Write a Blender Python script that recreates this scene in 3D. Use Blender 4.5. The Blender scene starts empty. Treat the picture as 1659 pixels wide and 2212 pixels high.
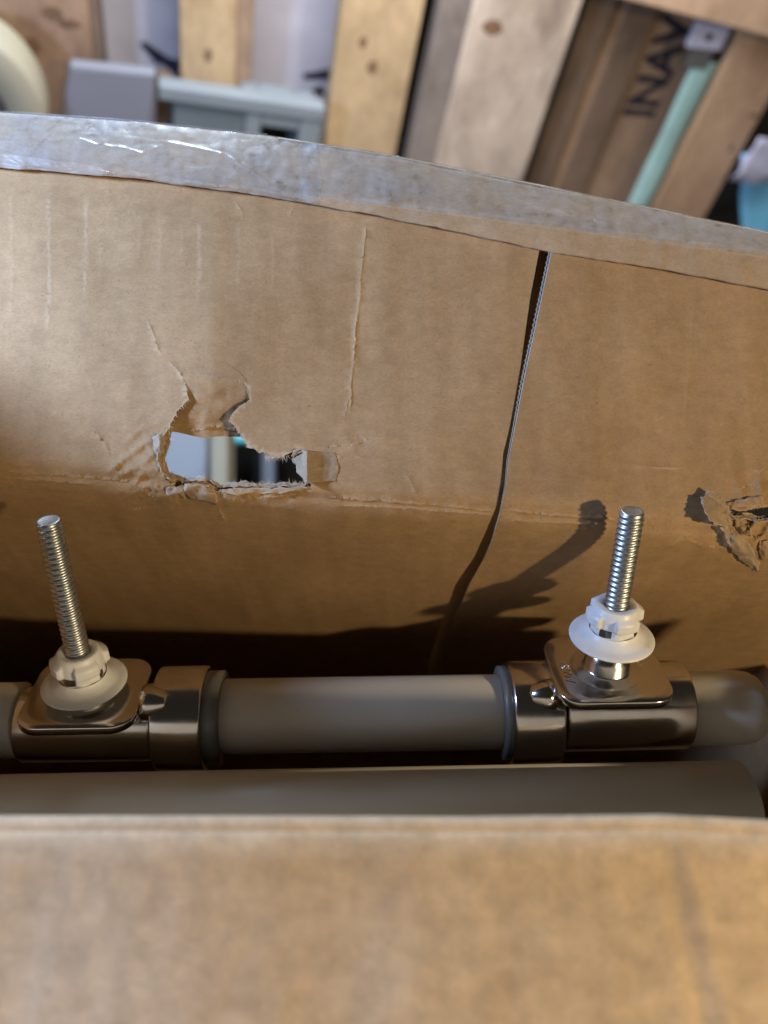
import bpy, bmesh, math, random
import numpy as np
from mathutils import Vector, Matrix, noise
from mathutils.geometry import delaunay_2d_cdt

random.seed(7)
SC = bpy.context.scene
COL = SC.collection

# ------------------------------------------------------------------ frames
# "box frame": x along the box, y away from the viewer, z along the bolts (millimetres, camera at its origin)
XB = Vector((1, .012, -.022)).normalized()
ZB = Vector((0, .88, .474)); ZB = (ZB - XB * ZB.dot(XB)).normalized()
YB = ZB.cross(XB)
C2B = Matrix((XB, YB, ZB))                       # camera axes -> box frame
TILT = math.radians(-19.7)                       # the box leans back against the pallets
HEIGHT = .66
W = Matrix.Translation((0, 0, HEIGHT)) @ Matrix.Rotation(TILT, 4, 'X')
F = 1736.0                                       # focal length in survey units (picture 1659 x 2212)

def U(px, py, d):
    """point of the box frame (mm) on the sight line px,py at depth d"""
    return C2B @ Vector(((px - 829.5) / F * d, -(py - 1106) / F * d, -d))

def WP(p):                                       # box frame mm -> world metres
    return W @ (Vector(p) * .001)

# ------------------------------------------------------------------ camera, world, lamps, exposure
cam = bpy.data.cameras.new('camera')
cam_o = bpy.data.objects.new('camera', cam); COL.objects.link(cam_o)
cam_o.matrix_world = W @ C2B.to_4x4()
cam.sensor_fit = 'VERTICAL'; cam.sensor_height = 36; cam.sensor_width = 27
cam.lens = F / 2212 * 36
cam.clip_start = .01; cam.clip_end = 50
cam.dof.use_dof = True; cam.dof.focus_distance = .264
cam.dof.aperture_fstop = cam.lens / 4.6
SC.camera = cam_o

world = bpy.data.worlds.new('World'); SC.world = world; world.use_nodes = True
bg = world.node_tree.nodes['Background']
bg.inputs['Color'].default_value = (1.0, .86, .68, 1); bg.inputs['Strength'].default_value = .017

def lamp(name, kind, pos, power, color, size, aim=None):
    l = bpy.data.lights.new(name, kind); l.energy = power; l.color = color
    if kind == 'POINT': l.shadow_soft_size = size
    else: l.size = size
    o = bpy.data.objects.new(name, l); COL.objects.link(o)
    o.location = WP(pos)
    if aim is not None:
        o.rotation_euler = (WP(aim) - o.location).to_track_quat('-Z', 'Y').to_euler()
    return o
lamp('warm_bulb', 'POINT', (451, -244, 22), 10.2, (1.0, .78, .46), .014)
lamp('cool_lamp', 'POINT', (-300, 170, 40), 9.5, (.41, .60, 1.0), .022)
lamp('ceiling_lamp', 'AREA', (-140, 700, 410), 5.0, (.62, .79, 1.0), .12, (0, 250, 0))
lamp('room_light', 'AREA', (60, 520, 310), 5.4, (.97, .95, 1.0), .34, (150, 900, 60))

vs = SC.view_settings
vs.view_transform = 'Standard'; vs.look = 'None'; vs.exposure = 0; vs.gamma = 1; vs.use_curve_mapping = False
SC.cycles.use_denoising = True
SC.cycles.max_bounces = 8

# ------------------------------------------------------------------ materials
def mat(name):
    m = bpy.data.materials.new(name); m.use_nodes = True
    nt = m.node_tree
    return m, nt, nt.nodes['Principled BSDF']
def N(nt, t, **kw):
    n = nt.nodes.new(t)
    for k, v in kw.items():
        if k in n.inputs: n.inputs[k].default_value = v
        else: setattr(n, k, v)
    return n
def L(nt, a, b): nt.links.new(a, b)
def tex(nt, scale, detail=3, stretch=None, rough=.5, src='Object'):
    tc = N(nt, 'ShaderNodeTexCoord')
    out = tc.outputs[src]
    if stretch:
        mp = N(nt, 'ShaderNodeMapping'); mp.inputs['Scale'].default_value = stretch
        L(nt, out, mp.inputs['Vector']); out = mp.outputs['Vector']
    n = N(nt, 'ShaderNodeTexNoise'); n.inputs['Scale'].default_value = scale
    n.inputs['Detail'].default_value = detail; n.inputs['Roughness'].default_value = rough
    L(nt, out, n.inputs['Vector'])
    return n
def ramp(nt, fac, stops):
    r = N(nt, 'ShaderNodeValToRGB'); e = r.color_ramp.elements
    while len(e) < len(stops): e.new(.5)
    for i, (p, c) in enumerate(stops):
        e[i].position = p; e[i].color = (*c, 1)
    L(nt, fac, r.inputs['Fac'])
    return r
def mix(nt, a, b, fac, mode='MIX'):
    m = N(nt, 'ShaderNodeMix'); m.data_type = 'RGBA'; m.blend_type = mode
    def put(i, v):
        if isinstance(v, tuple): m.inputs[i].default_value = (*v, 1) if len(v) == 3 else v
        elif isinstance(v, (int, float)): m.inputs[i].default_value = v
        else: L(nt, v, m.inputs[i])
    put(6, a); put(7, b); put(0, fac)
    return m.outputs[2]
def bump(nt, h, strength, dist, prev=None):
    b = N(nt, 'ShaderNodeBump'); b.inputs['Strength'].default_value = strength; b.inputs['Distance'].default_value = dist
    L(nt, h, b.inputs['Height'])
    if prev is not None: L(nt, prev, b.inputs['Normal'])
    return b.outputs['Normal']

def card_mat(name, base, pale, flute=.5, mot=1.0, soft=1.0):
    m, nt, p = mat(name)
    big = tex(nt, 28, 3); mid = tex(nt, 190, 4 - (mot > 1)); fine = tex(nt, 900, 3, (1, 1, 2.2)); fib = tex(nt, 260, 3, (.7, 1, 1.5), .6)
    dark = tuple(c * (1 - .06 * mot) for c in base); light = tuple(min(1, c * (1 + .05 * mot)) for c in base)
    c = ramp(nt, mid.outputs['Fac'], [(.3, dark), (.5, base), (.72, light)]).outputs['Color']
    r2 = ramp(nt, big.outputs['Fac'], [(.3, (.92, .91, .89)), (.7, (1.05, 1.06, 1.08))]).outputs['Color']
    c = mix(nt, c, r2, 1.0, 'MULTIPLY')
    r3 = ramp(nt, fib.outputs['Fac'], [(.35, (.88, .87, .85)), (.65, (1.1, 1.1, 1.1))]).outputs['Color']
    c = mix(nt, c, r3, .5 * soft, 'MULTIPLY')
    r4 = ramp(nt, fine.outputs['Fac'], [(.3, (.86, .86, .85)), (.7, (1.12, 1.12, 1.12))]).outputs['Color']
    c = mix(nt, c, r4, .7 * soft, 'MULTIPLY')
    ver = tex(nt, 110, 3, (1, .3, .035), .6)
    r5 = ramp(nt, ver.outputs['Fac'], [(.3, (.91, .90, .89)), (.7, (1.08, 1.08, 1.09))]).outputs['Color']
    c = mix(nt, c, r5, min(1, 2.0 * flute), 'MULTIPLY')
    spk = tex(nt, 1300, 1)
    r6 = ramp(nt, spk.outputs['Fac'], [(.22, (.62, .58, .54)), (.30, (1, 1, 1))]).outputs['Color']
    c = mix(nt, c, r6, .8, 'MULTIPLY')
    at = N(nt, 'ShaderNodeAttribute'); at.attribute_name = 'wear'
    wn = tex(nt, 700, 2)
    mm = N(nt, 'ShaderNodeMath', operation='MULTIPLY'); L(nt, at.outputs['Fac'], mm.inputs[0])
    wr = ramp(nt, wn.outputs['Fac'], [(.3, (.35, .35, .35)), (.6, (1, 1, 1))])
    L(nt, wr.outputs['Color'], mm.inputs[1])
    c = mix(nt, c, pale, mm.outputs[0])
    L(nt, c, p.inputs['Base Color'])
    p.inputs['Roughness'].default_value = .78
    p.inputs['Specular IOR Level'].default_value = .35
    # board flutes telegraphing through the liner
    tc = N(nt, 'ShaderNodeTexCoord'); wv = N(nt, 'ShaderNodeTexWave'); wv.bands_direction = 'X'
    wv.inputs['Scale'].default_value = 22; wv.inputs['Distortion'].default_value = 1.2; wv.inputs['Detail'].default_value = 1
    L(nt, tc.outputs['Object'], wv.inputs['Vector'])
    nb = bump(nt, wv.outputs['Fac'], flute * .5, .0003)
    nb = bump(nt, mid.outputs['Fac'], .22, .0005, nb)
    nb = bump(nt, fib.outputs['Fac'], .2 * soft, .0002, nb)
    nb = bump(nt, fine.outputs['Fac'], .3 * soft, .00015, nb)
    L(nt, nb, p.inputs['Normal'])
    return m
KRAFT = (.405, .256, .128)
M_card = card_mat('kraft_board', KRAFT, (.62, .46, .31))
M_near = card_mat('kraft_board_brightened', (.80, .60, .41), (.66, .52, .36), flute=.35, mot=2.2, soft=1.0)  # kraft made paler, putting the flap's stronger light into its colour
M_band = card_mat('dusty_board', (.42, .30, .19), (.6, .52, .42), flute=.1)
M_torn = card_mat('torn_fibre', (.38, .25, .14), (.58, .44, .30), flute=0)
M_scrap = card_mat('torn_paper', (.37, .265, .175), (.60, .48, .37), flute=.1)
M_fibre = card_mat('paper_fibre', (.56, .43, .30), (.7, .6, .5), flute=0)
M_medium = card_mat('corrugated_medium', (.30, .235, .17), (.5, .42, .34), flute=0)

def tape_mat():
    m, nt, p = mat('clear_tape')
    a = tex(nt, 230, 5, (1, 1, 1), .65); b = tex(nt, 45, 3); s = tex(nt, 420, 3, (1.0, .3, .3))
    d = ramp(nt, a.outputs['Fac'], [(.30, (.10, .10, .10)), (.42, (.40, .41, .43)), (.7, (.58, .60, .64))]).outputs['Color']
    L(nt, d, p.inputs['Base Color'])
    al = ramp(nt, b.outputs['Fac'], [(.3, (.10, .10, .10)), (.7, (.40, .40, .40))]).outputs['Color']
    L(nt, al, p.inputs['Alpha'])
    ro = ramp(nt, a.outputs['Fac'], [(.3, (.18, .18, .18)), (.7, (.42, .42, .42))]).outputs['Color']
    at = N(nt, 'ShaderNodeAttribute'); at.attribute_name = 'wear'
    L(nt, mix(nt, ro, (.14, .14, .14), at.outputs['Fac']), p.inputs['Roughness'])
    p.inputs['Specular IOR Level'].default_value = .6
    p.inputs['Coat Weight'].default_value = .6; p.inputs['Coat Roughness'].default_value = .12
    nb = bump(nt, a.outputs['Fac'], .16, .0006)
    nb = bump(nt, s.outputs['Fac'], .12, .0005, nb)
    L(nt, nb, p.inputs['Normal'])
    return m
M_tape = tape_mat()

def chrome_mat():
    m, nt, p = mat('chrome')
    a = tex(nt, 90, 3); p.inputs['Base Color'].default_value = (.76, .73, .69, 1); p.inputs['Metallic'].default_value = 1
    r = ramp(nt, a.outputs['Fac'], [(.3, (.13, .13, .13)), (.75, (.26, .26, .26))]).outputs['Color']
    L(nt, r, p.inputs['Roughness'])
    L(nt, bump(nt, a.outputs['Fac'], .06, .001), p.inputs['Normal'])
    return m
M_chrome = chrome_mat()
def zinc_mat():
    m, nt, p = mat('zinc_plated_steel')
    a = tex(nt, 500, 3)
    c = ramp(nt, a.outputs['Fac'], [(.3, (.46, .48, .49)), (.7, (.64, .66, .67))]).outputs['Color']
    L(nt, c, p.inputs['Base Color']); p.inputs['Metallic'].default_value = 1; p.inputs['Roughness'].default_value = .38
    L(nt, bump(nt, a.outputs['Fac'], .15, .0002), p.inputs['Normal'])
    return m
M_zinc = zinc_mat()
def plain(name, col, rough=.5, spec=.5, var=.12, scale=60, sss=0, bumpd=0, metallic=0, stretch=None):
    m, nt, p = mat(name)
    a = tex(nt, scale, 4, stretch)
    lo = tuple(c * (1 - var) for c in col); hi = tuple(min(1, c * (1 + var)) for c in col)
    L(nt, ramp(nt, a.outputs['Fac'], [(.3, lo), (.7, hi)]).outputs['Color'], p.inputs['Base Color'])
    p.inputs['Roughness'].default_value = rough; p.inputs['Specular IOR Level'].default_value = spec
    p.inputs['Metallic'].default_value = metallic
    if sss:
        p.inputs['Subsurface Weight'].default_value = sss; p.inputs['Subsurface Radius'].default_value = (.002, .002, .002)
    if bumpd: L(nt, bump(nt, a.outputs['Fac'], .4, bumpd), p.inputs['Normal'])
    return m
M_nylon = plain('white_nylon', (.88, .88, .88), .38, .5, .04, 200, sss=.15)
M_seat = plain('white_duroplast', (.66, .63, .56), .42, .4, .03, 30)
M_gasket = plain('grey_gasket', (.20, .20, .19), .35, .5, .05, 80)
M_dark = plain('dark_void', (.02, .018, .016), .9, .1, .2, 40)  # near-black colour standing for the dark inside gaps and openings

def wood_mat(name, base, dark, scale=1.0, knots=.0, rough=.7):
    m, nt, p = mat(name)
    g = tex(nt, 26 * scale, 4, (1.0, 1.0, .10), .6); b = tex(nt, 9 * scale, 3, (1, 1, .45)); f = tex(nt, 160, 3, (1, 1, .06))
    c = ramp(nt, g.outputs['Fac'], [(.28, dark), (.5, base), (.75, tuple(min(1, x * 1.25) for x in base))]).outputs['Color']
    r2 = ramp(nt, b.outputs['Fac'], [(.36, (.55, .5, .46)), (.5, (1, 1, 1)), (.7, (1.12, 1.12, 1.12))]).outputs['Color']
    c = mix(nt, c, r2, .35 + knots, 'MULTIPLY')
    r3 = ramp(nt, f.outputs['Fac'], [(.3, (.85, .84, .82)), (.7, (1.08, 1.08, 1.08))]).outputs['Color']
    c = mix(nt, c, r3, .8, 'MULTIPLY')
    L(nt, c, p.inputs['Base Color']); p.inputs['Roughness'].default_value = rough
    L(nt, bump(nt, f.outputs['Fac'], .4, .001), p.inputs['Normal'])
    return m

# ------------------------------------------------------------------ object helpers
def thing(name, label, cat, pos, group=None):
    o = bpy.data.objects.new(name, None); COL.objects.link(o)
    o.empty_display_size = .01
    o.matrix_world = W @ Matrix.Translation(Vector(pos) * .001)
    o['label'] = label; o['category'] = cat; o['pos'] = list(pos)
    if group: o['group'] = group
    return o
def base(o):
    p = Vector((0, 0, 0))
    while o is not None:
        if 'pos' in o: p = p + Vector(o['pos'])
        o = o.parent
    return p
def link(name, verts, faces, m, parent=None, smooth=True, wear=None, label=None, mats=None, mi=None):
    """verts in the box frame (mm)"""
    b = base(parent) if parent is not None else Vector((0, 0, 0))
    me = bpy.data.meshes.new(name)
    me.from_pydata([tuple((Vector(v) - b) * .001) for v in verts], [], faces)
    me.materials.append(m)
    for x in mats or (): me.materials.append(x)
    if mi is not None: me.polygons.foreach_set('material_index', mi)
    if smooth: me.polygons.foreach_set('use_smooth', [True] * len(me.polygons))
    if wear is not None:
        at = me.attributes.new('wear', 'FLOAT', 'POINT'); at.data.foreach_set('value', [float(x) for x in wear])
    me.update()
    o = bpy.data.objects.new(name, me); COL.objects.link(o)
    if parent is not None: o.parent = parent
    else: o.matrix_world = W
    if label: o['label'] = label
    return o
def bevel(o, w, seg=2, angle=35):
    md = o.modifiers.new('bevel', 'BEVEL'); md.width = w * .001; md.segments = seg
    md.limit_method = 'ANGLE'; md.angle_limit = math.radians(angle); md.harden_normals = False
    return o
def solid(o, t, off=-1):
    md = o.modifiers.new('solidify', 'SOLIDIFY'); md.thickness = t * .001; md.offset = off
    return o
def grid_faces(nr, nc, wrap=False, skip=None):
    fs = []
    for i in range(nr - 1):
        for j in range(nc if wrap else nc - 1):
            if skip and skip(i, j): continue
            k = (j + 1) % nc
            fs.append((i * nc + j, i * nc + k, (i + 1) * nc + k, (i + 1) * nc + j))
    return fs
def interp(pts, x):
    if x <= pts[0][0]:
        (a, b), (c, d) = pts[0], pts[1]
    elif x >= pts[-1][0]:
        (a, b), (c, d) = pts[-2], pts[-1]
    else:
        for i in range(len(pts) - 1):
            if pts[i][0] <= x <= pts[i + 1][0]:
                (a, b), (c, d) = pts[i], pts[i + 1]; break
    return b + (d - b) * (x - a) / (c - a)
def fn(x, y, s, seed=0): return noise.noise(Vector((x / s, y / s, seed * 7.13)))
def fr(x, y, s, seed=0):
    return fn(x, y, s, seed) + .5 * fn(x, y, s / 2.1, seed + 1) + .25 * fn(x, y, s / 4.3, seed + 2)
def resample(poly, step, closed=False, jit=0, seed=0):
    pts = []; n = len(poly)
    for i in range(n if closed else n - 1):
        a = Vector(poly[i][:2]); b = Vector(poly[(i + 1) % n][:2]); l = (b - a).length; k = max(1, int(round(l / step)))
        for q in range(k):
            pts.append(a.lerp(b, q / k))
    if not closed: pts.append(Vector(poly[-1][:2]))
    if jit:
        out = []
        for i, p in enumerate(pts):
            out.append(p + Vector((fr(p.x, p.y, 17, seed), fr(p.y, p.x, 17, seed + 5))) * jit
                       + Vector((random.uniform(-1, 1), random.uniform(-1, 1))) * jit * .28)
        pts = out
    return pts
def inside(poly, pts):
    """even-odd test, numpy"""
    P = np.asarray(pts, float); x, y = P[:, 0], P[:, 1]
    q = np.asarray([tuple(v[:2]) for v in poly], float); res = np.zeros(len(P), bool)
    for i in range(len(q)):
        x1, y1 = q[i]; x2, y2 = q[i - 1]
        if y1 == y2: continue
        c = ((y1 > y) != (y2 > y)) & (x < (x2 - x1) * (y - y1) / (y2 - y1) + x1)
        res ^= c
    return res

# ------------------------------------------------------------------ the back wall of the box as a surface over (px, py)
EDGE_T = [(-300, 222), (0, 243), (300, 264), (580, 294), (830, 333), (1130, 393), (1400, 448), (1659, 503), (1950, 566)]
EDGE_K = [(-300, 336), (0, 362), (300, 387), (600, 428), (800, 463), (1060, 516), (1190, 546), (1400, 577), (1659, 627), (1950, 684)]
EDGE_C = [(-300, 992), (0, 1016), (330, 1040), (690, 1076), (1080, 1102), (1400, 1134), (1659, 1160), (1950, 1190)]
D_C = [(-300, 257), (0, 257), (500, 257), (829, 258.5), (1270, 262.5), (1659, 270), (1950, 277)]
D_K = [(-300, 276), (0, 277), (829, 279), (1659, 287), (1950, 291)]
_c0 = U(829.5, interp(EDGE_C, 829), 258.5)
_tab = []
for k in range(0, 60):
    s = k * 5.0
    a = math.radians(20 + 12 * min(1, s / 25) + 0 * max(0, min(1, (s - 45) / 70)))
    if k == 0: y, z = _c0.y, _c0.z
    else: y, z = y + 5 * math.sin(a), z - 5 * math.cos(a)
    pc = C2B.transposed() @ Vector((0, y, z))
    _tab.append((1106 - pc.y / -pc.z * F - interp(EDGE_C, 829), -pc.z - 258.5))
def crumple(px, py):
    h = 0
    for cx, cy, rx, ry, amp in CRUMPLE:
        r2 = ((px - cx) / rx) ** 2 + ((py - cy) / ry) ** 2
        if r2 < 5:
            n = 1 - 2 * abs(fn(px + .4 * py, py, 46, 101)); m = 1 - 2 * abs(fn(px, py - .3 * px, 15, 103))
            h += amp * math.exp(-r2) * (.8 * n + .25 * m - .35)
    return h
CRUMPLE = [(318, 985, 42, 62, 1.5), (350, 1062, 60, 26, 2.2), (470, 1072, 90, 18, 1.5), (600, 1068, 70, 14, .8), (1610, 1150, 70, 40, 3.0), (1640, 1060, 50, 40, 1.8), (255, 1010, 26, 20, 1.6), (760, 960, 40, 26, .5)]
def wall_d(px, py):
    yc = interp(EDGE_C, px); e = abs(py - yc)
    if e < 80:
        k = 34 * (1 - e / 80) + 4
        d = (wall_raw(px, py - k) + wall_raw(px, py - k * .4) + wall_raw(px, py + k * .4) + wall_raw(px, py + k)) / 4
    else: d = wall_raw(px, py)
    return d - crumple(px, py)
def wall_raw(px, py):
    yc, yk = interp(EDGE_C, px), interp(EDGE_K, px)
    dc, dk = interp(D_C, px), interp(D_K, px)
    if py <= yc:
        t = (yc - py) / (yc - yk)
        left = max(0, min(1, (760 - px) / 300))
        sag = -3.2 * left * math.sin(math.pi * min(1, t / .95)) + 1.6 * (1 - left) * math.sin(math.pi * t)
        e = math.exp(-(t / .12) ** 2)
        d = dc + (dk - dc) * t + sag - .8 * e + .8
    else:
        d = dc + interp(_tab, py - yc)
    d += .9 * fn(px, py, 260, 3) + .35 * fn(px, py, 90, 4)
    return d

def sheet(name, outline, holes, step, m, parent, off=lambda x, y: 0, creases=(), edgejit=0, wear_edge=0, label=None, dfun=None, fine=False):
    dfun = dfun or wall_d
    pts, edges, h, wear = [], [], [], []
    loops = [resample(outline, step * .55)] if False else []
    def add_loop(poly, st, jit, w):
        q = resample(poly, st, True, jit, 3)
        b = len(pts)
        for i, p in enumerate(q):
            pts.append(p); h.append(0); wear.append(w)
            edges.append((b + i, b + (i + 1) % len(q)))
        return q
    o = add_loop(outline, step * .6, 0, wear_edge)
    hs = [add_loop(hp, 5, edgejit, .8) for hp in holes]
    for cr in creases:
        line, height, w, wid = cr
        q = resample(line, 6, False, 2.2, 11)
        for i, p in enumerate(q):
            tdir = (q[min(i + 1, len(q) - 1)] - q[max(i - 1, 0)]); tdir.normalize() if tdir.length else None
            nrm = Vector((-tdir.y, tdir.x))
            fade = min(1, i / 3, (len(q) - 1 - i) / 3) * (.55 + .6 * (fn(p.x, p.y, 30, 2) + .5))
            pts.append(p); h.append(height * fade); wear.append(w * max(0, min(1.2, fade)))
            ww = wid * (.8 + .5 * fn(p.x, p.y, 22, 6))
            for sgn in (-1, 1):
                pts.append(p + nrm * ww * sgn); h.append(0); wear.append(0)
    xs = [p[0] for p in outline]; ys = [p[1] for p in outline]
    g = []
    y = min(ys) + step / 2
    while y < max(ys):
        x = min(xs) + step / 2
        while x < max(xs):
            g.append((x + random.uniform(-.2, .2) * step, y + random.uniform(-.2, .2) * step)); x += step
        y += step
    if fine:
        for cx, cy, rx, ry, amp in CRUMPLE:
            y = cy - 1.9 * ry
            while y < cy + 1.9 * ry:
                x = cx - 1.9 * rx
                while x < cx + 1.9 * rx:
                    g.append((x + random.uniform(-1, 1), y + random.uniform(-1, 1))); x += 5
                y += 5
    okk = inside(o, g)
    for hp in hs: okk &= ~inside(hp, g)
    for q, k in zip(g, okk):
        if k: pts.append(Vector(q)); h.append(0); wear.append(0)
    res = delaunay_2d_cdt([Vector((p[0], p[1])) for p in pts], edges, [], 0, 1e-4)
    vco, fcs, orig = res[0], res[2], res[3]
    cen = [((vco[f[0]].x + vco[f[1]].x + vco[f[2]].x) / 3, (vco[f[0]].y + vco[f[1]].y + vco[f[2]].y) / 3) for f in fcs]
    ok2 = inside(o, cen)
    for hp in hs: ok2 &= ~inside(hp, cen)
    V, Wr = [], []
    for v, og in zip(vco, orig):
        hh = max((h[k] for k in og), default=0); ww = max((wear[k] for k in og), default=0)
        V.append(U(v.x, v.y, dfun(v.x, v.y) + off(v.x, v.y) - hh)); Wr.append(ww)
    # y of the picture runs down: flip the winding so that faces look at the viewer
    return link(name, V, [tuple(reversed(f)) for f, k in zip(fcs, ok2) if k], m, parent, True, Wr, label)

# ------------------------------------------------------------------ ground and the wall far behind
def slab_world(name, x0, x1, y0, y1, z0, z1, m):
    me = bpy.data.meshes.new(name)
    v = [(x, y, z) for z in (z0, z1) for y in (y0, y1) for x in (x0, x1)]
    f = [(0, 2, 3, 1), (4, 5, 7, 6), (0, 1, 5, 4), (2, 6, 7, 3), (0, 4, 6, 2), (1, 3, 7, 5)]
    me.from_pydata(v, [], f); me.materials.append(m); me.update()
    o = bpy.data.objects.new(name, me); COL.objects.link(o); return o
M_floor = plain('concrete_floor', (.16, .155, .15), .85, .3, .25, 12, bumpd=.002)
o = slab_world('floor', -6, 6, -4, 6, -.1, 0, M_floor); o['kind'] = 'structure'

# ------------------------------------------------------------------ the cardboard box
box = thing('cardboard_box', 'open brown cardboard box with torn holes and a taped top fold, holding the toilet seat', 'box', (0, 180, -430))

def src6(rx, ry): return (274.3 + .3142 * rx, 768 + .3142 * ry)
def src5(rx, ry): return (1426.4 + .14884 * rx, 987.5 + .14884 * ry)
SLIT_L = [(1170, 505), (1164, 545), (1145, 644), (1124, 794), (1102, 919), (1087, 979), (1082, 1044), (1074, 1089), (1049, 1149), (1024, 1204), (984, 1262), (935, 1400), (890, 1620), (862, 1790)]
SLIT_R = [(1198, 505), (1192, 545), (1174, 629), (1157, 709), (1134, 814), (1114, 919), (1099, 994), (1094, 1044), (1082, 1104), (1064, 1164), (1044, 1209), (1014, 1262), (958, 1400), (905, 1620), (875, 1790)]
# front layer of the hole: open hole plus the strip that is pushed in above it
HOLE_A = [src6(*p) for p in [(395, 150), (420, 290), (400, 320), (335, 390), (300, 470), (285, 520), (300, 590), (270, 660), (240, 720), (250, 790), (262, 850), (330, 905), (430, 885), (560, 905), (640, 935), (800, 948), (960, 942), (1100, 938), (1265, 905), (1260, 780), (1235, 660), (1170, 650), (1105, 680), (1050, 698), (1000, 690), (940, 668), (905, 675), (880, 642), (830, 634), (812, 590), (785, 540), (745, 490), (700, 450), (722, 400), (780, 345), (850, 305), (830, 230), (795, 170), (700, 150), (540, 120)]]
HOLE_B = [src6(*p) for p in [(290, 500), (335, 385), (425, 300), (425, 190), (560, 165), (700, 175), (835, 245), (830, 310), (730, 400), (720, 450), (790, 535), (812, 600), (850, 630), (890, 648), (940, 676), (1000, 700), (1050, 705), (1120, 690), (1190, 700), (1260, 860), (1220, 885), (1150, 888), (1080, 884), (960, 896), (880, 892), (790, 874), (720, 882), (640, 890), (560, 852), (510, 832), (400, 852), (330, 832), (285, 800), (250, 700), (276, 640)]]
HOLE_C = [src5(*p) for p in [(960, 715), (1100, 742), (1200, 770), (1290, 735), (1450, 700), (1563, 690), (1900, 700), (1900, 880), (1563, 905), (1400, 905), (1330, 852), (1230, 850), (1050, 862), (1000, 790)]]
HOLE_C2 = [src5(*p) for p in [(975, 740), (1100, 772), (1200, 795), (1290, 765), (1450, 735), (1563, 722), (1880, 730), (1880, 850), (1563, 860), (1400, 850), (1330, 815), (1230, 808), (1060, 830), (1010, 790)]]
CREASES = [
    ([(790, 480), (783, 560), (776, 640), (768, 705), (760, 800), (754, 892)], .35, 1.0, 3.5),
    ([(752, 850), (747, 885), (741, 905)], .2, .7, 2.5),
    ([(318, 690), (335, 735), (348, 768)], .3, .7, 3.5),
    ([(362, 778), (382, 800), (400, 828)], .5, 1.0, 4),
    ([(700, 1074), (800, 1080), (900, 1087), (1000, 1096), (1070, 1104)], .6, .55, 4),
    ([(725, 1091), (860, 1096), (960, 1104), (1062, 1112)], .3, .35, 3),
    ([(0, 1017), (120, 1024), (230, 1035), (290, 1040)], .7, .25, 5),
    ([(-150, 1005), (0, 1017)], .7, .25, 5),
    ([(0, 1031), (110, 1038), (200, 1046)], .35, .25, 4),
    ([(690, 968), (740, 962), (790, 955), (812, 948)], .3, .6, 3),
    ([(776, 936), (790, 950), (792, 972)], .3, .7, 2.6),
    ([(870, 1015), (886, 1040), (903, 1072)], .3, .5, 3),
    ([(690, 992), (740, 988), (800, 986)], .2, .35, 3),
    ([(300, 1055), (330, 1075), (345, 1090)], .7, .7, 4),
    ([(270, 1100), (330, 1096), (390, 1098)], .4, .4, 4),
    ([(470, 1090), (480, 1110), (490, 1132)], .5, .8, 3.5),
    ([(410, 1070), (445, 1080), (480, 1075), (515, 1082)], .6, .6, 4),
    ([(520, 1068), (570, 1075), (620, 1070), (660, 1064)], .4, .5, 3.5),
    ([(240, 1000), (262, 1030)], .5, .5, 4), ([(180, 1022), (182, 1040)], .4, .4, 3), ([(195, 1020), (197, 1040)], .4, .4, 3), ([(208, 1024), (210, 1042)], .4, .4, 3),
    ([(200, 925), (222, 955), (242, 990)], .5, .35, 7),
    ([(553, 680), (556, 692)], .15, .9, 2.5),
    ([(735, 1005), (731, 985), (720, 972)], .3, .5, 2.5),
    ([(505, 432), (520, 455), (527, 480)], .15, .5, 2.5), ([(622, 470), (632, 450), (640, 440)], .15, .4, 2.5),
]
for x, y0, y1, w in [(23, 420, 700, .32), (103, 420, 720, .55), (184, 420, 640, .5), (215, 480, 620, .25), (343, 450, 600, .3), (428, 470, 660, .5), (514, 480, 620, .35), (588, 500, 640, .3), (-60, 420, 700, .4), (390, 480, 560, .22), (300, 450, 560, .2)]:
    CREASES.append(([(x, y0), (x + 3, (y0 + y1) / 2), (x - 2, y1)], .06, w * .8, 9))
CREASES_R = [
    ([(1094, 1100), (1180, 1110), (1290, 1118), (1400, 1130)], .6, .5, 4),
    ([(1100, 1124), (1200, 1128), (1310, 1132)], .3, .3, 3),
    ([(1400, 1010), (1440, 1012), (1480, 1011)], .4, .6, 3), ([(1360, 1003), (1400, 1010)], .3, .4, 3),
    ([(1155, 905), (1163, 925)], .2, .5, 2.5), ([(1500, 620), (1490, 760), (1478, 900)], .15, .12, 6),
    ([(1480, 1162), (1520, 1180), (1560, 1185)], .5, .5, 4), ([(1420, 1190), (1470, 1165), (1500, 1150)], .4, .35, 5),
    ([(1560, 1180), (1600, 1195), (1640, 1190)], .7, .6, 4), ([(1590, 1150), (1640, 1160), (1700, 1150)], .7, .6, 4),
    ([(1585, 1065), (1610, 1050), (1640, 1045)], .5, .6, 4), ([(1620, 1010), (1640, 1020), (1655, 1010)], .5, .7, 4),
]
kline = lambda x0, x1, n=10: [(x0 + (x1 - x0) * i / n, interp(EDGE_K, x0 + (x1 - x0) * i / n) - 34) for i in range(n + 1)]
left_out = kline(-280, 1173) + SLIT_L[1:] + [(-280, 1790)]
right_out = SLIT_R[:1] + kline(1215, 1930) + [(1930, 1790)] + SLIT_R[:0:-1]
def lift(px, py):                               # right panel stands a little proud of the left one beside the slit
    x = interp([(b, a) for a, b in SLIT_R], py)
    return -2.0 * math.exp(-((px - x) / 190) ** 2)
sheet('flap_panel', left_out, [HOLE_A], 13, M_card, box, creases=CREASES, edgejit=2.6, fine=True)
sheet('flap_panel', right_out, [HOLE_C], 13, M_card, box, off=lift, creases=CREASES_R, edgejit=2.6, fine=True)
backo = lambda x, y: 4.2
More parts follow.
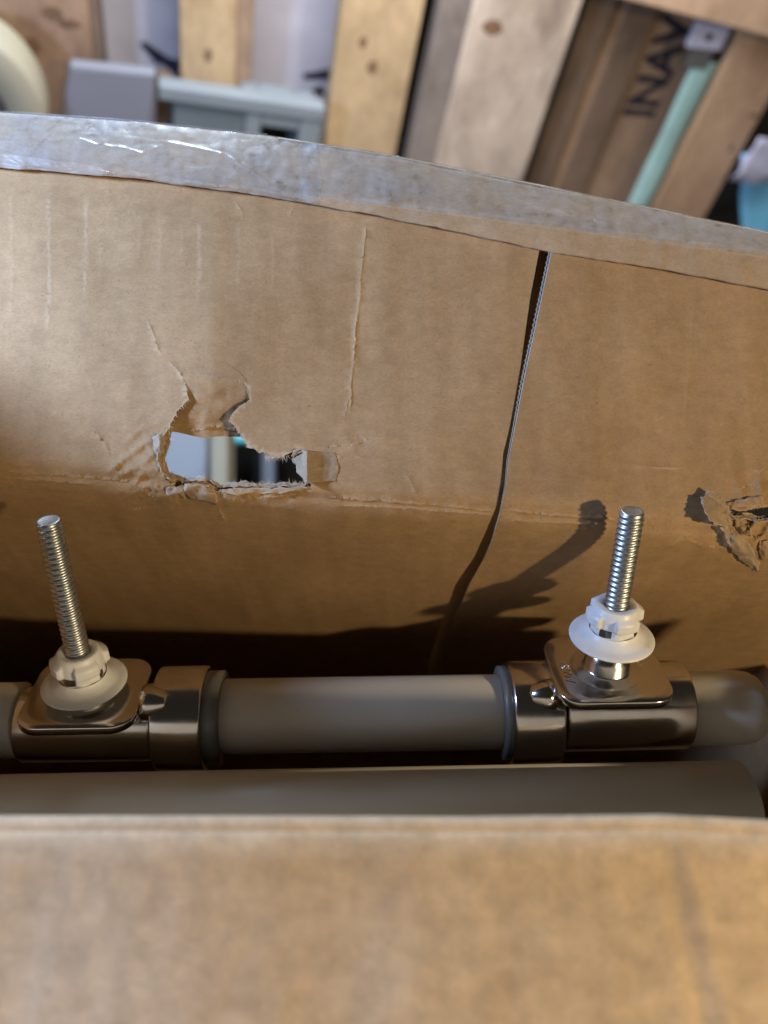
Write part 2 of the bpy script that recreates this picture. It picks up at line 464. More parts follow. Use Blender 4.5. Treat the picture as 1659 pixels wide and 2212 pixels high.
SLIT_HOLE = [(a - 7, b) for a, b in SLIT_L[:-1]] + [(a + 2, b) for a, b in SLIT_R[-2::-1]]
sheet('outer_liner', kline(-280, 1930, 16) + [(1930, 1790), (-280, 1790)], [HOLE_B, HOLE_C2, SLIT_HOLE], 26, M_card, box, off=backo, edgejit=2.6)

# the strip pushed in above the hole
STRIP = [src6(*p) for p in [(385, 130), (420, 60), (540, 30), (680, 50), (770, 110), (815, 165), (880, 300), (830, 420), (800, 560), (620, 556), (540, 568), (470, 556), (345, 528), (270, 520), (320, 380), (380, 300)]]
def strip_off(px, py):
    t = max(0, min(1.2, (py - 824) / 112)); return -.12 + (4.6 + 2.2 * max(0, min(1, (px - 440) / 80))) * t ** 1.1 + .6 * min(1, 3 * t) * fr(px, py, 40, 21)
sheet('pushed_in_strip', STRIP, [], 6, M_card, box, off=strip_off, creases=[([src6(400, 520), src6(520, 500), src6(640, 490), src6(760, 515)], .8, .5, 5)])

# torn edges, scraps and fibres
def patch(name, rows, m, th=.3, label=None, rough=1.0, ew=.8):
    """rows of (px, py, offset towards the viewer in mm), refined and roughened"""
    nr, nc = len(rows), len(rows[0]); R, Cc = 6, 6
    P = []; wr = []
    n, c = (nr - 1) * R + 1, (nc - 1) * Cc + 1
    for i in range(n):
        a, fi = divmod(i / R, 1); a = int(a)
        if a == nr - 1: a, fi = nr - 2, 1
        row = []
        for j in range(c):
            b, fj = divmod(j / Cc, 1); b = int(b)
            if b == nc - 1: b, fj = nc - 2, 1
            q = [rows[a][b], rows[a][b + 1], rows[a + 1][b], rows[a + 1][b + 1]]
            v = [(q[0][k] * (1 - fj) + q[1][k] * fj) * (1 - fi) + (q[2][k] * (1 - fj) + q[3][k] * fj) * fi for k in range(3)]
            edge = (i in (0, n - 1)) or (j in (0, c - 1))
            jx = (3.6 if edge else 1.2) * rough
            x0, y0 = v[0], v[1]
            v[0] += jx * fr(x0 * 3, y0 * 3, 26, 31) + (random.uniform(-1, 1) * rough if edge else 0); v[1] += jx * fr(y0 * 3, x0 * 3, 26, 33) + (random.uniform(-1, 1) * rough if edge else 0)
            v[2] += rough * (.55 * (1 - 2 * abs(fn(x0, y0, 12, 35))) + .35 * fr(x0, y0, 7, 36))
            row.append(U(v[0], v[1], wall_d(v[0], v[1]) - v[2]))
            wr.append((ew if edge else ew * (.1 + .5 * max(0, fn(x0, y0, 9, 37)))))
        P.append(row)
    return solid(link(name, [v for r in P for v in r], grid_faces(n, c), m, box, True, wr, label), th, 0)
lipA = [src6(*p) for p in [(262, 850), (330, 905), (430, 885), (560, 905), (640, 935), (800, 948), (960, 942), (1100, 938), (1265, 905)]]
lipB = [src6(*p) for p in [(285, 800), (340, 835), (420, 852), (535, 842), (640, 890), (790, 876), (960, 896), (1080, 884), (1240, 882)]]
# broken flutes between the two liners along the lower lip
patch('torn_flute', [[(x, y + 1, -1.6) for x, y in lipA], [((a[0] + b[0]) / 2, (a[1] * .5 + b[1] * .5) + 2 * (-1) ** i, -3.6) for i, (a, b) in enumerate(zip(lipA, lipB))], [(x, y + 2, -3.0) for x, y in lipB]], M_torn, .3, rough=1.3)
patch('torn_edge', [[(a[0], a[1] * .35 + b[1] * .65, -2.2) for a, b in zip(lipA, lipB)], [(b[0], b[1] - 1 - 3 * (i % 2), -3.6) for i, b in enumerate(lipB)]], M_scrap, .25, rough=1.2)
patch('torn_edge', [[src6(650, 925) + (.2,), src6(760, 905) + (-.6,), src6(900, 915) + (-.8,), src6(1040, 912) + (-.6,), src6(1200, 900) + (-.2,)],
                    [src6(660, 950) + (.3,), src6(780, 958) + (.6,), src6(920, 950) + (.5,), src6(1060, 946) + (.5,), src6(1250, 910) + (.2,)]], M_torn, .25)
# ragged left rim
patch('torn_edge', [[src6(285, 500) + (.2,), src6(235, 560) + (.7,), src6(215, 640) + (.9,), src6(200, 720) + (.6,), src6(240, 800) + (.6,), src6(290, 860) + (.3,)],
                    [src6(292, 520) + (-1.4,), src6(272, 585) + (-.4,), src6(256, 640) + (-1.0,), src6(238, 705) + (-.2,), src6(268, 800) + (-1.0,), src6(320, 865) + (-.6,)],
                    [src6(300, 540) + (-3.4,), src6(300, 590) + (-2.6,), src6(280, 640) + (-3.2,), src6(256, 705) + (-2.6,), src6(290, 805) + (-3.0,), src6(345, 845) + (-3.0,)]], M_torn, .3, rough=1.4)
patch('paper_scrap', [[src6(180, 560) + (.4,), src6(215, 535) + (1.0,), src6(250, 545) + (.6,)],
                      [src6(185, 640) + (.6,), src6(225, 625) + (1.8,), src6(258, 610) + (.5,)],
                      [src6(215, 700) + (.2,), src6(235, 690) + (.9,), src6(250, 670) + (.2,)]], M_scrap, .2)
patch('paper_scrap', [[src6(405, 885) + (.3,), src6(500, 890) + (.6,), src6(600, 925) + (.8,)],
                      [src6(390, 930) + (.5,), src6(500, 945) + (1.2,), src6(620, 965) + (.9,)],
                      [src6(430, 985) + (.1,), src6(530, 1000) + (.3,), src6(625, 1020) + (.3,)]], M_torn, .2)
patch('paper_scrap', [[src6(270, 900) + (.3,), src6(330, 905) + (.8,), src6(390, 930) + (.3,)],
                      [src6(275, 960) + (.4,), src6(345, 955) + (1.0,), src6(400, 985) + (.2,)]], M_scrap, .2)
# curl at the right end of the hole
curl = []
for v in range(7):
    t = v / 6; row = []
    for (x, h) in [(1460 - 26 * math.sin(math.pi * t) * 0 - 50 * abs(t - .55), .1), (1400, .35), (1330, 1.1), (1270, 2.6), (1236, 3.6), (1218, 2.4), (1206, .3), (1165 - 40 * math.sin(math.pi * min(1, t * 1.5)), -1.6)]:
        if x > 1212: y = 655 + 218 * t + 14 * ((x - 1236) / 220) * (1 - 2 * t)
        else: y = 660 + 190 * t * (.95 if x > 1200 else .75)
        row.append(src6(x, y) + (h,))
    curl.append(row)
patch('curled_scrap', curl, M_scrap, .10, rough=.22, ew=.22)
patch('paper_scrap', [[src6(1130, 690) + (-.8,), src6(1150, 655) + (.8,), src6(1190, 640) + (1.6,), src6(1225, 655) + (2.2,)],
                      [src6(1145, 700) + (-1.2,), src6(1165, 672) + (.2,), src6(1195, 655) + (1.0,), src6(1222, 668) + (1.8,)]], M_torn, .3, rough=.6)
# scraps at the right hole
patch('torn_scrap', [[src5(985, 690) + (.2,), src5(900, 610) + (1.6,), src5(820, 540) + (2.4,), src5(705, 470) + (3.2,)],
                     [src5(990, 790) + (.5,), src5(880, 720) + (2.2,), src5(760, 640) + (3.2,), src5(590, 590) + (3.6,)],
                     [src5(1010, 930) + (.5,), src5(890, 870) + (2.6,), src5(770, 820) + (4.2,), src5(620, 740) + (5.4,)],
                     [src5(1030, 1050) + (.2,), src5(920, 1010) + (2.4,), src5(830, 980) + (5.0,), src5(720, 940) + (8.5,)]], M_scrap, .14, rough=1.3)
patch('torn_scrap', [[src5(1020, 1000) + (.4,), src5(950, 1010) + (1.6,), src5(880, 1030) + (2.0,)],
                     [src5(1130, 1120) + (.6,), src5(1040, 1160) + (2.6,), src5(970, 1210) + (2.2,)],
                     [src5(1290, 1260) + (.6,), src5(1180, 1330) + (2.6,), src5(1060, 1390) + (1.6,)],
                     [src5(1390, 1430) + (.6,), src5(1300, 1480) + (2.2,), src5(1200, 1520) + (.8,)],
                     [src5(1460, 1600) + (.3,), src5(1425, 1630) + (1.0,), src5(1385, 1650) + (.3,)]], M_scrap, .14, rough=1.6)
patch('torn_edge', [[src5(1010, 850) + (.3,), src5(1100, 900) + (.8,), src5(1240, 890) + (1.2,), src5(1335, 930) + (.9,), src5(1420, 950) + (1.2,), src5(1600, 930) + (.8,), src5(1800, 940) + (.5,)],
                    [src5(1020, 812) + (-1.5,), src5(1060, 858) + (-1.0,), src5(1230, 848) + (-.8,), src5(1330, 850) + (-1.0,), src5(1400, 902) + (-.8,), src5(1563, 900) + (-1.0,), src5(1800, 880) + (-1,)]], M_scrap, .3)
patch('paper_scrap', [[src5(1060, 920) + (.3,), src5(1180, 940) + (1.2,), src5(1290, 990) + (1.2,)],
                      [src5(1090, 1010) + (.5,), src5(1190, 1040) + (1.8,), src5(1320, 1080) + (.9,)],
                      [src5(1180, 1110) + (.1,), src5(1250, 1130) + (.5,), src5(1330, 1150) + (.3,)]], M_torn, .3)
patch('paper_scrap', [[src5(1440, 1200) + (.3,), src5(1520, 1220) + (1.4,), src5(1600, 1200) + (1.0,)],
                      [src5(1430, 1330) + (.6,), src5(1510, 1350) + (1.8,), src5(1600, 1330) + (1.2,)],
                      [src5(1470, 1480) + (.1,), src5(1530, 1470) + (.6,), src5(1600, 1450) + (.3,)]], M_torn, .3)
patch('paper_scrap', [[src5(980, 650) + (.3,), src5(1120, 630) + (.8,), src5(1280, 600) + (.9,), src5(1480, 560) + (.4,)],
                      [src5(965, 708) + (.3,), src5(1120, 730) + (.6,), src5(1290, 722) + (.8,), src5(1500, 690) + (.6,)]], M_torn, .3)

# fine paper hairs round the holes: nobody could count them
hv, hf = [], []
def hair(px, py, h, ang, ln, w=.55):
    p = U(px, py, wall_d(px, py) - h); q = U(px + ln * math.cos(ang), py + ln * math.sin(ang), wall_d(px, py) - h - random.uniform(-.4, .6))
    s = U(px + w * math.cos(ang + 1.57), py + w * math.sin(ang + 1.57), wall_d(px, py) - h)
    b = len(hv); hv.extend([p, s, q]); hf.append((b, b + 1, b + 2))
for poly, hh in ((HOLE_A, .1), (HOLE_B, -3.8), (HOLE_C, .1)):
    q = resample(poly, 2.6, True, 2, 3); cx = sum(p.x for p in q) / len(q); cy = sum(p.y for p in q) / len(q)
    for p in q:
        if random.random() < .55:
            ang = math.atan2(cy - p.y, (cx - p.x) * .35) + random.uniform(-.7, .7)
            hair(p.x, p.y, hh, ang, random.uniform(3, 11), 1.3)
for i in range(150):
    x = random.uniform(640, 1240); t = (x - 640) / 600
    px, py = src6(x, 892 - 6 * t + random.uniform(-4, 4)); hair(px, py, -3 + random.uniform(0, 2), -1.57 + random.uniform(-1.1, 1.1), random.uniform(3, 9) + 10 * random.random() ** 4, random.uniform(.7, 1.8))
for i in range(40):
    px, py = src6(random.uniform(940, 1110), 690 + random.uniform(-6, 6)); hair(px, py, 0, 1.57 + random.uniform(-.6, .6), random.uniform(6, 17), 1.3)
o = link('paper_fibres', hv, hf, M_fibre, box, False); o['kind'] = 'stuff'

# cut edge of the right panel: liner edge and wavy medium
ev, ef, ew = [], [], []
q = resample(SLIT_R, 2.2)
for i, p in enumerate(q):
    d0 = wall_d(p.x, p.y) + lift(p.x, p.y)
    k = max(.35, min(1, (1130 - p.y) / 420 + .3)) if p.y > 700 else 1
    ev += [U(p.x, p.y, d0 - .05), U(p.x - 2.4 * k, p.y, d0 + .45)]
ef = [(2 * i, 2 * i + 1, 2 * i + 3, 2 * i + 2) for i in range(len(q) - 1)]
link('liner_edge', ev, ef, M_medium, box, True, [.7] * len(ev))
ev = []
for i, p in enumerate(q):
    d0 = wall_d(p.x, p.y) + lift(p.x, p.y)
    k = max(.35, min(1, (1130 - p.y) / 420 + .3)) if p.y > 700 else 1
    s = math.sin(i * 2.2 / 11.5 * 2 * math.pi + 2.2 * fn(p.x, p.y, 45, 3)) * (.9 + 1.1 * fn(p.x, p.y, 30, 13)) * k
    ev += [U(p.x - (4.2 + s) * k, p.y, d0 + 1.4), U(p.x - (7.6 + s) * k, p.y, d0 + 1.8), U(p.x - (6.5 + s) * k, p.y, d0 + 3.2)]
ef = [t for i in range(len(q) - 1) for t in ((3 * i, 3 * i + 1, 3 * i + 4, 3 * i + 3), (3 * i + 1, 3 * i + 2, 3 * i + 5, 3 * i + 4))]
link('corrugated_medium', ev, ef, M_medium, box)
# dark tab under the slit
tv = []
for p in resample([((a[0] + b[0]) / 2, a[1]) for a, b in zip(SLIT_L, SLIT_R)], 20):
    d0 = wall_d(p.x, p.y) + 13; tv += [U(p.x - 60, p.y, d0), U(p.x + 60, p.y, d0)]
link('glue_tab', tv, [(2 * i, 2 * i + 1, 2 * i + 3, 2 * i + 2) for i in range(len(tv) // 2 - 1)], M_card, box)

# rolled top fold and the tape on it
def ridge_y(x): return interp([(-300, 300), (0, 330), (600, 412), (829, 441), (1199, 486), (1659, 546), (1950, 600)], x)
def band_pt(x, t, off=0):
    """t 0 = back edge, .6 = ridge, 1 = lower lip, 1.15 = tucked under"""
    yt, yr, yk = interp(EDGE_T, x), ridge_y(x), interp(EDGE_K, x)
    wob = 2.0 * fn(x, 0, 70, 41) + 1.0 * fn(x, 0, 24, 42)
    dt, dk = interp(D_K, x) + 9, interp(D_K, x) - 3.5
    if t <= .6:
        s = t / .6; y = yt + (yr - yt) * s; d = dt + (dk - .6 - dt) * s - 1.2 * math.sin(math.pi * s)
    elif t <= 1:
        s = (t - .6) / .4; y = yr + (yk - yr) * s; d = dk - .6 + .6 * s + .9 * s ** 3
    else:
        s = (t - 1) / .15; y = yk - 8 * s; d = dk + .9 + 5.5 * s
    y += wob * (1 if t > 0.9 else .4) + .8 * fn(x, t * 40, 14, 47) * (t > .3)
    d += .5 * fn(x, t * 160, 60, 43) + .25 * fn(x, t * 160, 18, 44)
    return U(x, y, d - off)
xs = [-280 + 7.5 * i for i in range(298)]
ts = [-.0] + [.06 * i for i in range(1, 10)] + [.58, .62, .68, .76, .84, .92, .97, 1.0, 1.07, 1.15]
V = [band_pt(x, t) for x in xs for t in ts]
wr = [(.5 * (abs(t - .6) < .03) * max(0, min(1, (x - 640) / 60)) + .9 * (t == 0)) for x in xs for t in ts]
link('taped_fold', V, [tuple(reversed(f)) for f in grid_faces(len(xs), len(ts))], M_band, box, True, wr)
# back skin of the fold, so that it has thickness from every side
V = []
for x in xs[::6]:
    a, b = band_pt(x, 0), band_pt(x, 1.15)
    V += [a + Vector((0, .2, .3)), a + Vector((0, 5, -4)), b + Vector((0, 6, -3)), b]
link('fold_back', V, grid_faces(len(V) // 4, 4), M_band, box)
RIDGES = [([(-120, .44), (0, .42), (62, .36), (95, .33), (110, .35), (150, .30), (170, .27), (210, .33), (270, .33), (305, .38), (340, .27)], 1.0),
          ([(370, .20), (420, .23), (480, .26), (530, .38), (575, .50)], 1.4),
          ([(-60, .8), (60, .86), (140, .9), (180, .74)], .8), ([(205, .74), (260, .86), (350, .94), (430, .93), (470, .82)], 2.2),
          ([(480, .78), (560, .80), (600, .83), (640, .90), (668, 1.0), (680, 1.04)], 2.4), ([(430, .97), (450, .84)], 1.2), ([(20, .7), (60, .95)], .8), ([(0, .1), (90, .14), (110, .08), (160, .06)], .7)]
def ridge_h(x, t):
    h = 0; w = 0
    for line, amp in RIDGES:
        if x < line[0][0] - 12 or x > line[-1][0] + 12 : continue
        lt = interp(sorted(line), x); k = math.exp(-((t - lt) / .019) ** 2) * min(1, max(0, (x - line[0][0] + 12) / 15), max(0, (line[-1][0] + 12 - x) / 15))
        k *= .75 + .5 * fn(x, 0, 30, 51)
        if amp * k > h: h, w = amp * k, k
    return h, w
xs2 = [-280 + 4.5 * i for i in range(218)] ; ts2 = [-.015 + .0098 * i for i in range(108)]
V, wr = [], []
for x in xs2:
    for t in ts2:
        h, w = ridge_h(x, t)
        n2 = .10 * fr(x * 1.2, t * 170, 40, 61) + .30 * max(0, fn(x * .35, t * 260, 22, 62) - .15)
        V.append(band_pt(min(x, 690 + 8 * fn(t * 60, 1, 7, 3)), max(0, t), .35 + max(-.1, n2) + h * .6)); wr.append(min(1, w))
link('packing_tape', V, [tuple(reversed(f)) for f in grid_faces(len(xs2), len(ts2))], M_tape, box, True, wr, 'crumpled shiny clear tape over the left half of the fold')
xs3 = [650 + 7 * i for i in range(184)]; ts3 = [-.015] + [.045 * i for i in range(0, 15)] + [.66, .7]
V = [band_pt(x, max(0, t) * (.9 + .02 * max(0, min(1, (x - 900) / 700)) + .02 * fn(x, 2, 30, 9)), .22 + .12 * fr(x, t * 170, 30, 66) + (.5 if t == 0 else 0)) for x in xs3 for t in ts3]
wr = [(1.0 if t <= 0 else 0) for x in xs3 for t in ts3]
link('packing_tape', V, [tuple(reversed(f)) for f in grid_faces(len(xs3), len(ts3))], M_tape, box, True, wr, 'dusty flat clear tape over the right half of the fold')
# loose tape edge standing up behind the left part, with a square end
V = []
for i in range(60):
    x = -280 + (578 + 280) * i / 59; y = interp(EDGE_T, x)
    V += [U(x, y + 6, interp(D_K, x) + 9.5), U(x, y - 5 + 2 * fn(x, 0, 50, 77), interp(D_K, x) + 10.2)]
link('tape_edge', V, [(2 * i, 2 * i + 1, 2 * i + 3, 2 * i + 2) for i in range(59)], M_tape, box, True, [.4] * len(V))

# pale strip: the tape's glint put in as colour along the fold top
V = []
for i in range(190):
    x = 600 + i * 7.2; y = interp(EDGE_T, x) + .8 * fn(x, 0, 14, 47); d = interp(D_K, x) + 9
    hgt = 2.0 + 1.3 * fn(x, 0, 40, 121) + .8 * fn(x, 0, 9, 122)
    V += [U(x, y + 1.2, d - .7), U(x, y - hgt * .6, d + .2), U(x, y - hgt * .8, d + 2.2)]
link('edge_glint_strip', V, grid_faces(190, 3), M_fibre, box, True, [.8] * len(V))

# ---- near flap, folded outwards over the near wall
D_E = 175.0
EDGE_N = [(-1500, 1780), (-300, 1772), (0, 1769), (600, 1769), (1000, 1771), (1300, 1768), (1430, 1766), (1500, 1770), (1659, 1778), (1950, 1784), (2900, 1790)]
def near_pt(x, s):
    """s mm along the flap from the fold towards the viewer; negative = down the inner face of the near wall"""
    e = U(x, interp(EDGE_N, x), D_E + 1.2 * fn(x, 0, 200, 71))
    if s < 0:
        r = 2.4; a = min(1.3, -s / r)
        y = e.y + r * math.sin(a) * .9; z = e.z - r * (1 - math.cos(a))
        rest = max(0, -s - 1.3 * r); y += rest * .12; z -= rest
        return Vector((e.x, y, z))
    a1 = math.radians(12 + 38 * min(1, s / 7.0))
    n = max(1, int(s / .5) + 1); y, z = e.y, e.z
    for i in range(n):
        t = (i + .5) / n * s; a = math.radians(14 + 30 * min(1, t / 9.0) + 5 * max(0, min(1, (t - 12) / 25)))
        y -= s / n * math.cos(a); z -= s / n * math.sin(a)
    p = Vector((e.x, y, z)); px = x
    dent = math.exp(-((px - (1412 + 1.4 * s)) / 26) ** 2) * min(1, max(0, s - 2) / 8) - .6 * math.exp(-((px - (1455 + 1.5 * s)) / 22) ** 2) * min(1, max(0, s - 2) / 8)
    h = -.5 * dent + .45 * fn(px, s * 11, 190, 73) + .12 * fn(px, s * 11, 50, 74) - .35 * math.exp(-((s - 2.6) / .7) ** 2)
    return p + Vector((0, -.55, .8)) * h
near_cr = [(lambda s: 1430 + 1.6 * (s - 16), 16, 60, 1.0, 6), (lambda s: 1440 + 3.4 * (s - 4), 3, 10, .8, 5), (lambda s: 290 - 2.4 * (s - 30), 28, 60, .5, 7), (lambda s: 1395, 6, 9, .7, 4), (lambda s: 588 - .6 * (s - 20), 20, 34, .25, 8), (lambda s: 300 - 1.0 * (s - 16), 16, 26, .2, 9), (lambda s: 1120, 8, 14, .2, 6), (lambda s: 480, 2, 16, -.1, 4)]
xs4 = [-1450 + 50 * i for i in range(23)] + [-300 + 7 * i for i in range(322)] + [1960 + 50 * i for i in range(19)]; ss = [-260, -160, -90, -50, -25, -12, -6, -4, -3, -2.4, -1.8, -1.2, -.6, 0, .5, 1, 1.5, 2, 2.3, 2.6, 2.9, 3.2, 4, 5] + [6 + 1.3 * i for i in range(50)]
V, wr = [], []
for x in xs4:
    for s in ss:
        V.append(near_pt(x, s)); w = 0
        if abs(s - 2.6) < .05: w = max(0, .35 + .9 * fn(x, 0, 60, 81)) * (1 if 300 < x < 1480 else .3)
        for f, a, b, am, wd in near_cr:
            if a <= s <= b: w = max(w, am * math.exp(-((x - f(s)) / wd) ** 2) * min(1, (s - a + .6) / 2, (b - s + .6) / 2) * (.6 + .7 * fn(x, s * 11, 25, 83)))
        w = max(w, 1.0 * max(0, fr(x * 1.0, s * 8, 34, 85) - .1) * (s > 3))
        wr.append(max(0, min(1, w)))
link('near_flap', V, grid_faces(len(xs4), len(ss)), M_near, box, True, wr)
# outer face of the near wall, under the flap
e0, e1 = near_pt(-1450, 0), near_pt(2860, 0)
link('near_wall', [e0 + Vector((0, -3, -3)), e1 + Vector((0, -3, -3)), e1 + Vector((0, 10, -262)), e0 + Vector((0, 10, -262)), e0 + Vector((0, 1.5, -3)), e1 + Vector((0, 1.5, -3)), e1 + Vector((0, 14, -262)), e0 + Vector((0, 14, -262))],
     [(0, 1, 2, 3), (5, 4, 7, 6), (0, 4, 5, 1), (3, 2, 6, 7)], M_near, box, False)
# bottom, and unseen end walls shaped to block the lamps
def quad_board(name, a, b, c, d, th):
    a, b, c, d = map(Vector, (a, b, c, d)); n = (b - a).cross(d - a).normalized() * th
    return link(name, [a, b, c, d, a + n, b + n, c + n, d + n], [(0, 1, 2, 3), (7, 6, 5, 4), (0, 4, 5, 1), (1, 5, 6, 2), (2, 6, 7, 3), (3, 7, 4, 0)], M_card, box, False)
poly = [(118, -150), (146, -100), (146, 22), (180, 22), (182.5, -30), (198, -31), (219, -34), (262, -45), (420, -392), (130, -392)]  # left wall outline; post and steps cut to block the cool lamp
def poly_board(name, pts, th):
    n = len(pts); d = Vector((th, 0, 0)); V = [Vector(p) for p in pts]
    return link(name, V + [v + d for v in V], [tuple(range(n)), tuple(reversed(range(n, 2 * n)))] + [(i, (i + 1) % n, n + (i + 1) % n, n + i) for i in range(n)], M_card, box, False)
poly_board('end_wall_blocker', [(-196, y, z) for y, z in poly], -3.5)
poly_board('end_wall_blocker', [(178, 122, -150), (178, 176, -156), (178, 200, -214), (178, 320, -240), (178, 420, -392), (178, 130, -392)], 3.5)  # right wall out of view, top shaped to stop the warm bulb
quad_board('bottom', (-200, 124, -392), (185, 124, -392), (185, 430, -392), (-200, 430, -392), -3.5)

# ------------------------------------------------------------------ toilet seat standing in the box
seat = thing('toilet_seat', 'white toilet seat and lid standing on edge in the cardboard box, chrome hinges upwards', 'toilet seat', (0, 200, -385))
def rounded_bar(name, x0, x1, y0, y1, zt, zb, r, endr, m, parent, mask=None):
    """slab along x with a rounded top edge; its two ends round over with radius endr (plan and elevation)"""
    prof = []
    for i in range(9): a = math.pi / 2 * i / 8; prof.append((y0 + r - r * math.cos(a), -r + r * math.sin(a)))
    for i in range(9): a = math.pi / 2 * i / 8; prof.append((y1 - r + r * math.sin(a), -r + r * math.cos(a)))
    prof = [(y0, zb - zt)] + [(y, z) for y, z in prof] + [(y1, zb - zt)]
    st = []
    for i in range(13):
        a = math.pi / 2 * i / 12; st.append((x0[0] + endr[0] * (1 - math.sin(a)) if False else x0[0] + endr[0] * (1 - math.cos(math.pi / 2 - a)), math.sin(a) if endr[0] else 1, endr[0]))
    xs = [(x, s, e) for x, s, e in st] + [(x1[0] - (x - x0[0]) * endr[1] / max(endr[0], 1e-6) if endr[0] else x1[0], s, endr[1]) for x, s, e in reversed(st)]
    V = []
    for x, s, e in xs:
        ym = (y0 + y1) / 2
        for y, z in prof:
            drop = e * .9 * (1 - s); V.append(Vector((x, ym + (y - ym) * (1 - .18 * (1 - s)), zt + z - drop if z > zb - zt + 1 else zt + z)))
    n = len(prof); f = grid_faces(len(xs), n)
    f += [tuple(range(n)), tuple(reversed(range((len(xs) - 1) * n, len(xs) * n)))]
    return link(name, V, f, m, parent, True)
ZT = -187.5
# the ring: lower body plus the raised bars between and beyond the hinges
rounded_bar('seat_ring', (-180,), (140,), 211, 232, -241, -384, 6, (20, 20), M_seat, seat)
rounded_bar('lid', (-182,), (117,), 161, 189, -188, -384, 12, (18, 22), M_seat, seat)

def lathe_x(name, prof, cy, cz, m, parent, seg=48):
    V = [Vector((x, cy + r * math.cos(2 * math.pi * j / seg), cz + r * math.sin(2 * math.pi * j / seg))) for x, r in prof for j in range(seg)]
    return link(name, V, [tuple(reversed(f)) for f in grid_faces(len(prof), seg, True)], m, parent, True)
def lathe_z(name, prof, cx, cy, m, parent, seg=40, cap=False, rf=None):
    V = [Vector((cx + (rf(r, z, 2 * math.pi * j / seg) if rf else r) * math.cos(2 * math.pi * j / seg), cy + (rf(r, z, 2 * math.pi * j / seg) if rf else r) * math.sin(2 * math.pi * j / seg), z)) for z, r in prof for j in range(seg)]
    f = grid_faces(len(prof), seg, True)
    if cap: f = f + [tuple(range((len(prof) - 1) * seg, len(prof) * seg))]
    return link(name, V, f, m, parent, True)
AX_Y, AX_Z = 219.0, -200.3
BR = 13.1
def bar(prof): return lathe_x('seat_bar', prof, AX_Y, AX_Z + .4, M_seat, seat, 64)
bar([(-51.6, .01), (-51.6, BR - .6), (-51.0, BR), (46.4, BR), (47.0, BR - .6), (47.0, .01)])
bar([(-182, .01), (-181, BR - 3), (-176, BR), (-122.4, BR), (-122, BR - .4), (-122, .01)])
bar([(112.6, .01), (112.6, BR - .4), (113, BR), (134, BR), (137, BR - .5), (139.4, BR - 1.8), (141, BR - 4), (141.8, BR - 7), (142, .01)])
def barrel(x0, x1, r, cy, cz, parent):
    b = 1.0
    return lathe_x('hinge_barrel', [(x0, 0.01), (x0, r - b), (x0 + .3, r - .3), (x0 + b, r), (x1 - b, r), (x1 - .3, r - .3), (x1, r - b), (x1, .01)], cy, cz, M_chrome, parent)
for side, (bx, inner, gask, outer, dz) in {'L': (-96, (-74, -56.8), (-56.7, -51.6), (-122, -75), -2.5), 'R': (83, (49.5, 67), (46.8, 49.4), (68, 112.5), 0)}.items():
    barrel(inner[0], inner[1], 18.2, AX_Y, AX_Z, seat)
    barrel(outer[0], outer[1], 15.6 if side == 'R' else 13.4, AX_Y, AX_Z + (2.3 if side == 'R' else -1.5), seat)
    lathe_x('gasket', [(gask[0], .01), (gask[0], 16.4), (gask[1], 16.4), (gask[1], .01)], AX_Y, AX_Z, M_gasket, seat)
    s = 1 if side == 'L' else -1
    # release button: a short cone beside the plate
    cy, cz, x0 = AX_Y - 7, AX_Z + 13.2, bx + s * 19.5
    lathe_x('release_button', [(x0, .01), (x0, 6.2), (x0 + s * 3, 5.9), (x0 + s * 7.6, 4.2), (x0 + s * 8.4, 3.2), (x0 + s * 8.6, .01)][::s], cy, cz, M_chrome, seat, 28)

# ------------------------------------------------------------------ bolts with plates, and nuts
def text_mesh(s, size, ext, offs=0.0):
    cu = bpy.data.curves.new('t', 'FONT'); cu.body = s; cu.size = size; cu.extrude = ext; cu.offset = offs; cu.align_x = 'CENTER'; cu.align_y = 'CENTER'; cu.resolution_u = 3
    to = bpy.data.objects.new('t', cu); COL.objects.link(to)
    me = bpy.data.meshes.new_from_object(to.evaluated_get(bpy.context.evaluated_depsgraph_get()))
    v = [x.co.copy() for x in me.vertices]; f = [tuple(p.vertices) for p in me.polygons]
    bpy.data.objects.remove(to); bpy.data.curves.remove(cu); bpy.data.meshes.remove(me)
    return v, f
def thread(x, y, z0, z1, parent):
    P, R, seg, per = 1.95, 4.05, 28, 8
    n = int((z1 - z0) / P * per); V = []
    for i in range(n + 1):
        z = z0 + (z1 - z0) * i / n
        for j in range(seg):
            a = 2 * math.pi * j / seg; ph = ((z - z0) / P - a / (2 * math.pi)) % 1
            prof = .5 - .5 * math.cos(2 * math.pi * ph); prof = prof ** .8
            r = R - .66 * prof
            if z > z1 - 1.0: r = min(r, R - .55 * (1 - (z1 - z) / 1.0) - .1)
            V.append(Vector((x + r * math.cos(a), y + r * math.sin(a), z)))
    f = grid_faces(n + 1, seg, True)
    b = len(V); V += [Vector((x + 2.9 * math.cos(2 * math.pi * j / seg), y + 2.9 * math.sin(2 * math.pi * j / seg), z1 - .12)) for j in range(seg)]
    f += [(n * seg + j, n * seg + (j + 1) % seg, b + (j + 1) % seg, b + j) for j in range(seg)] + [tuple(range(b, b + seg))]
    return link('threaded_rod', V, f, M_zinc, parent)
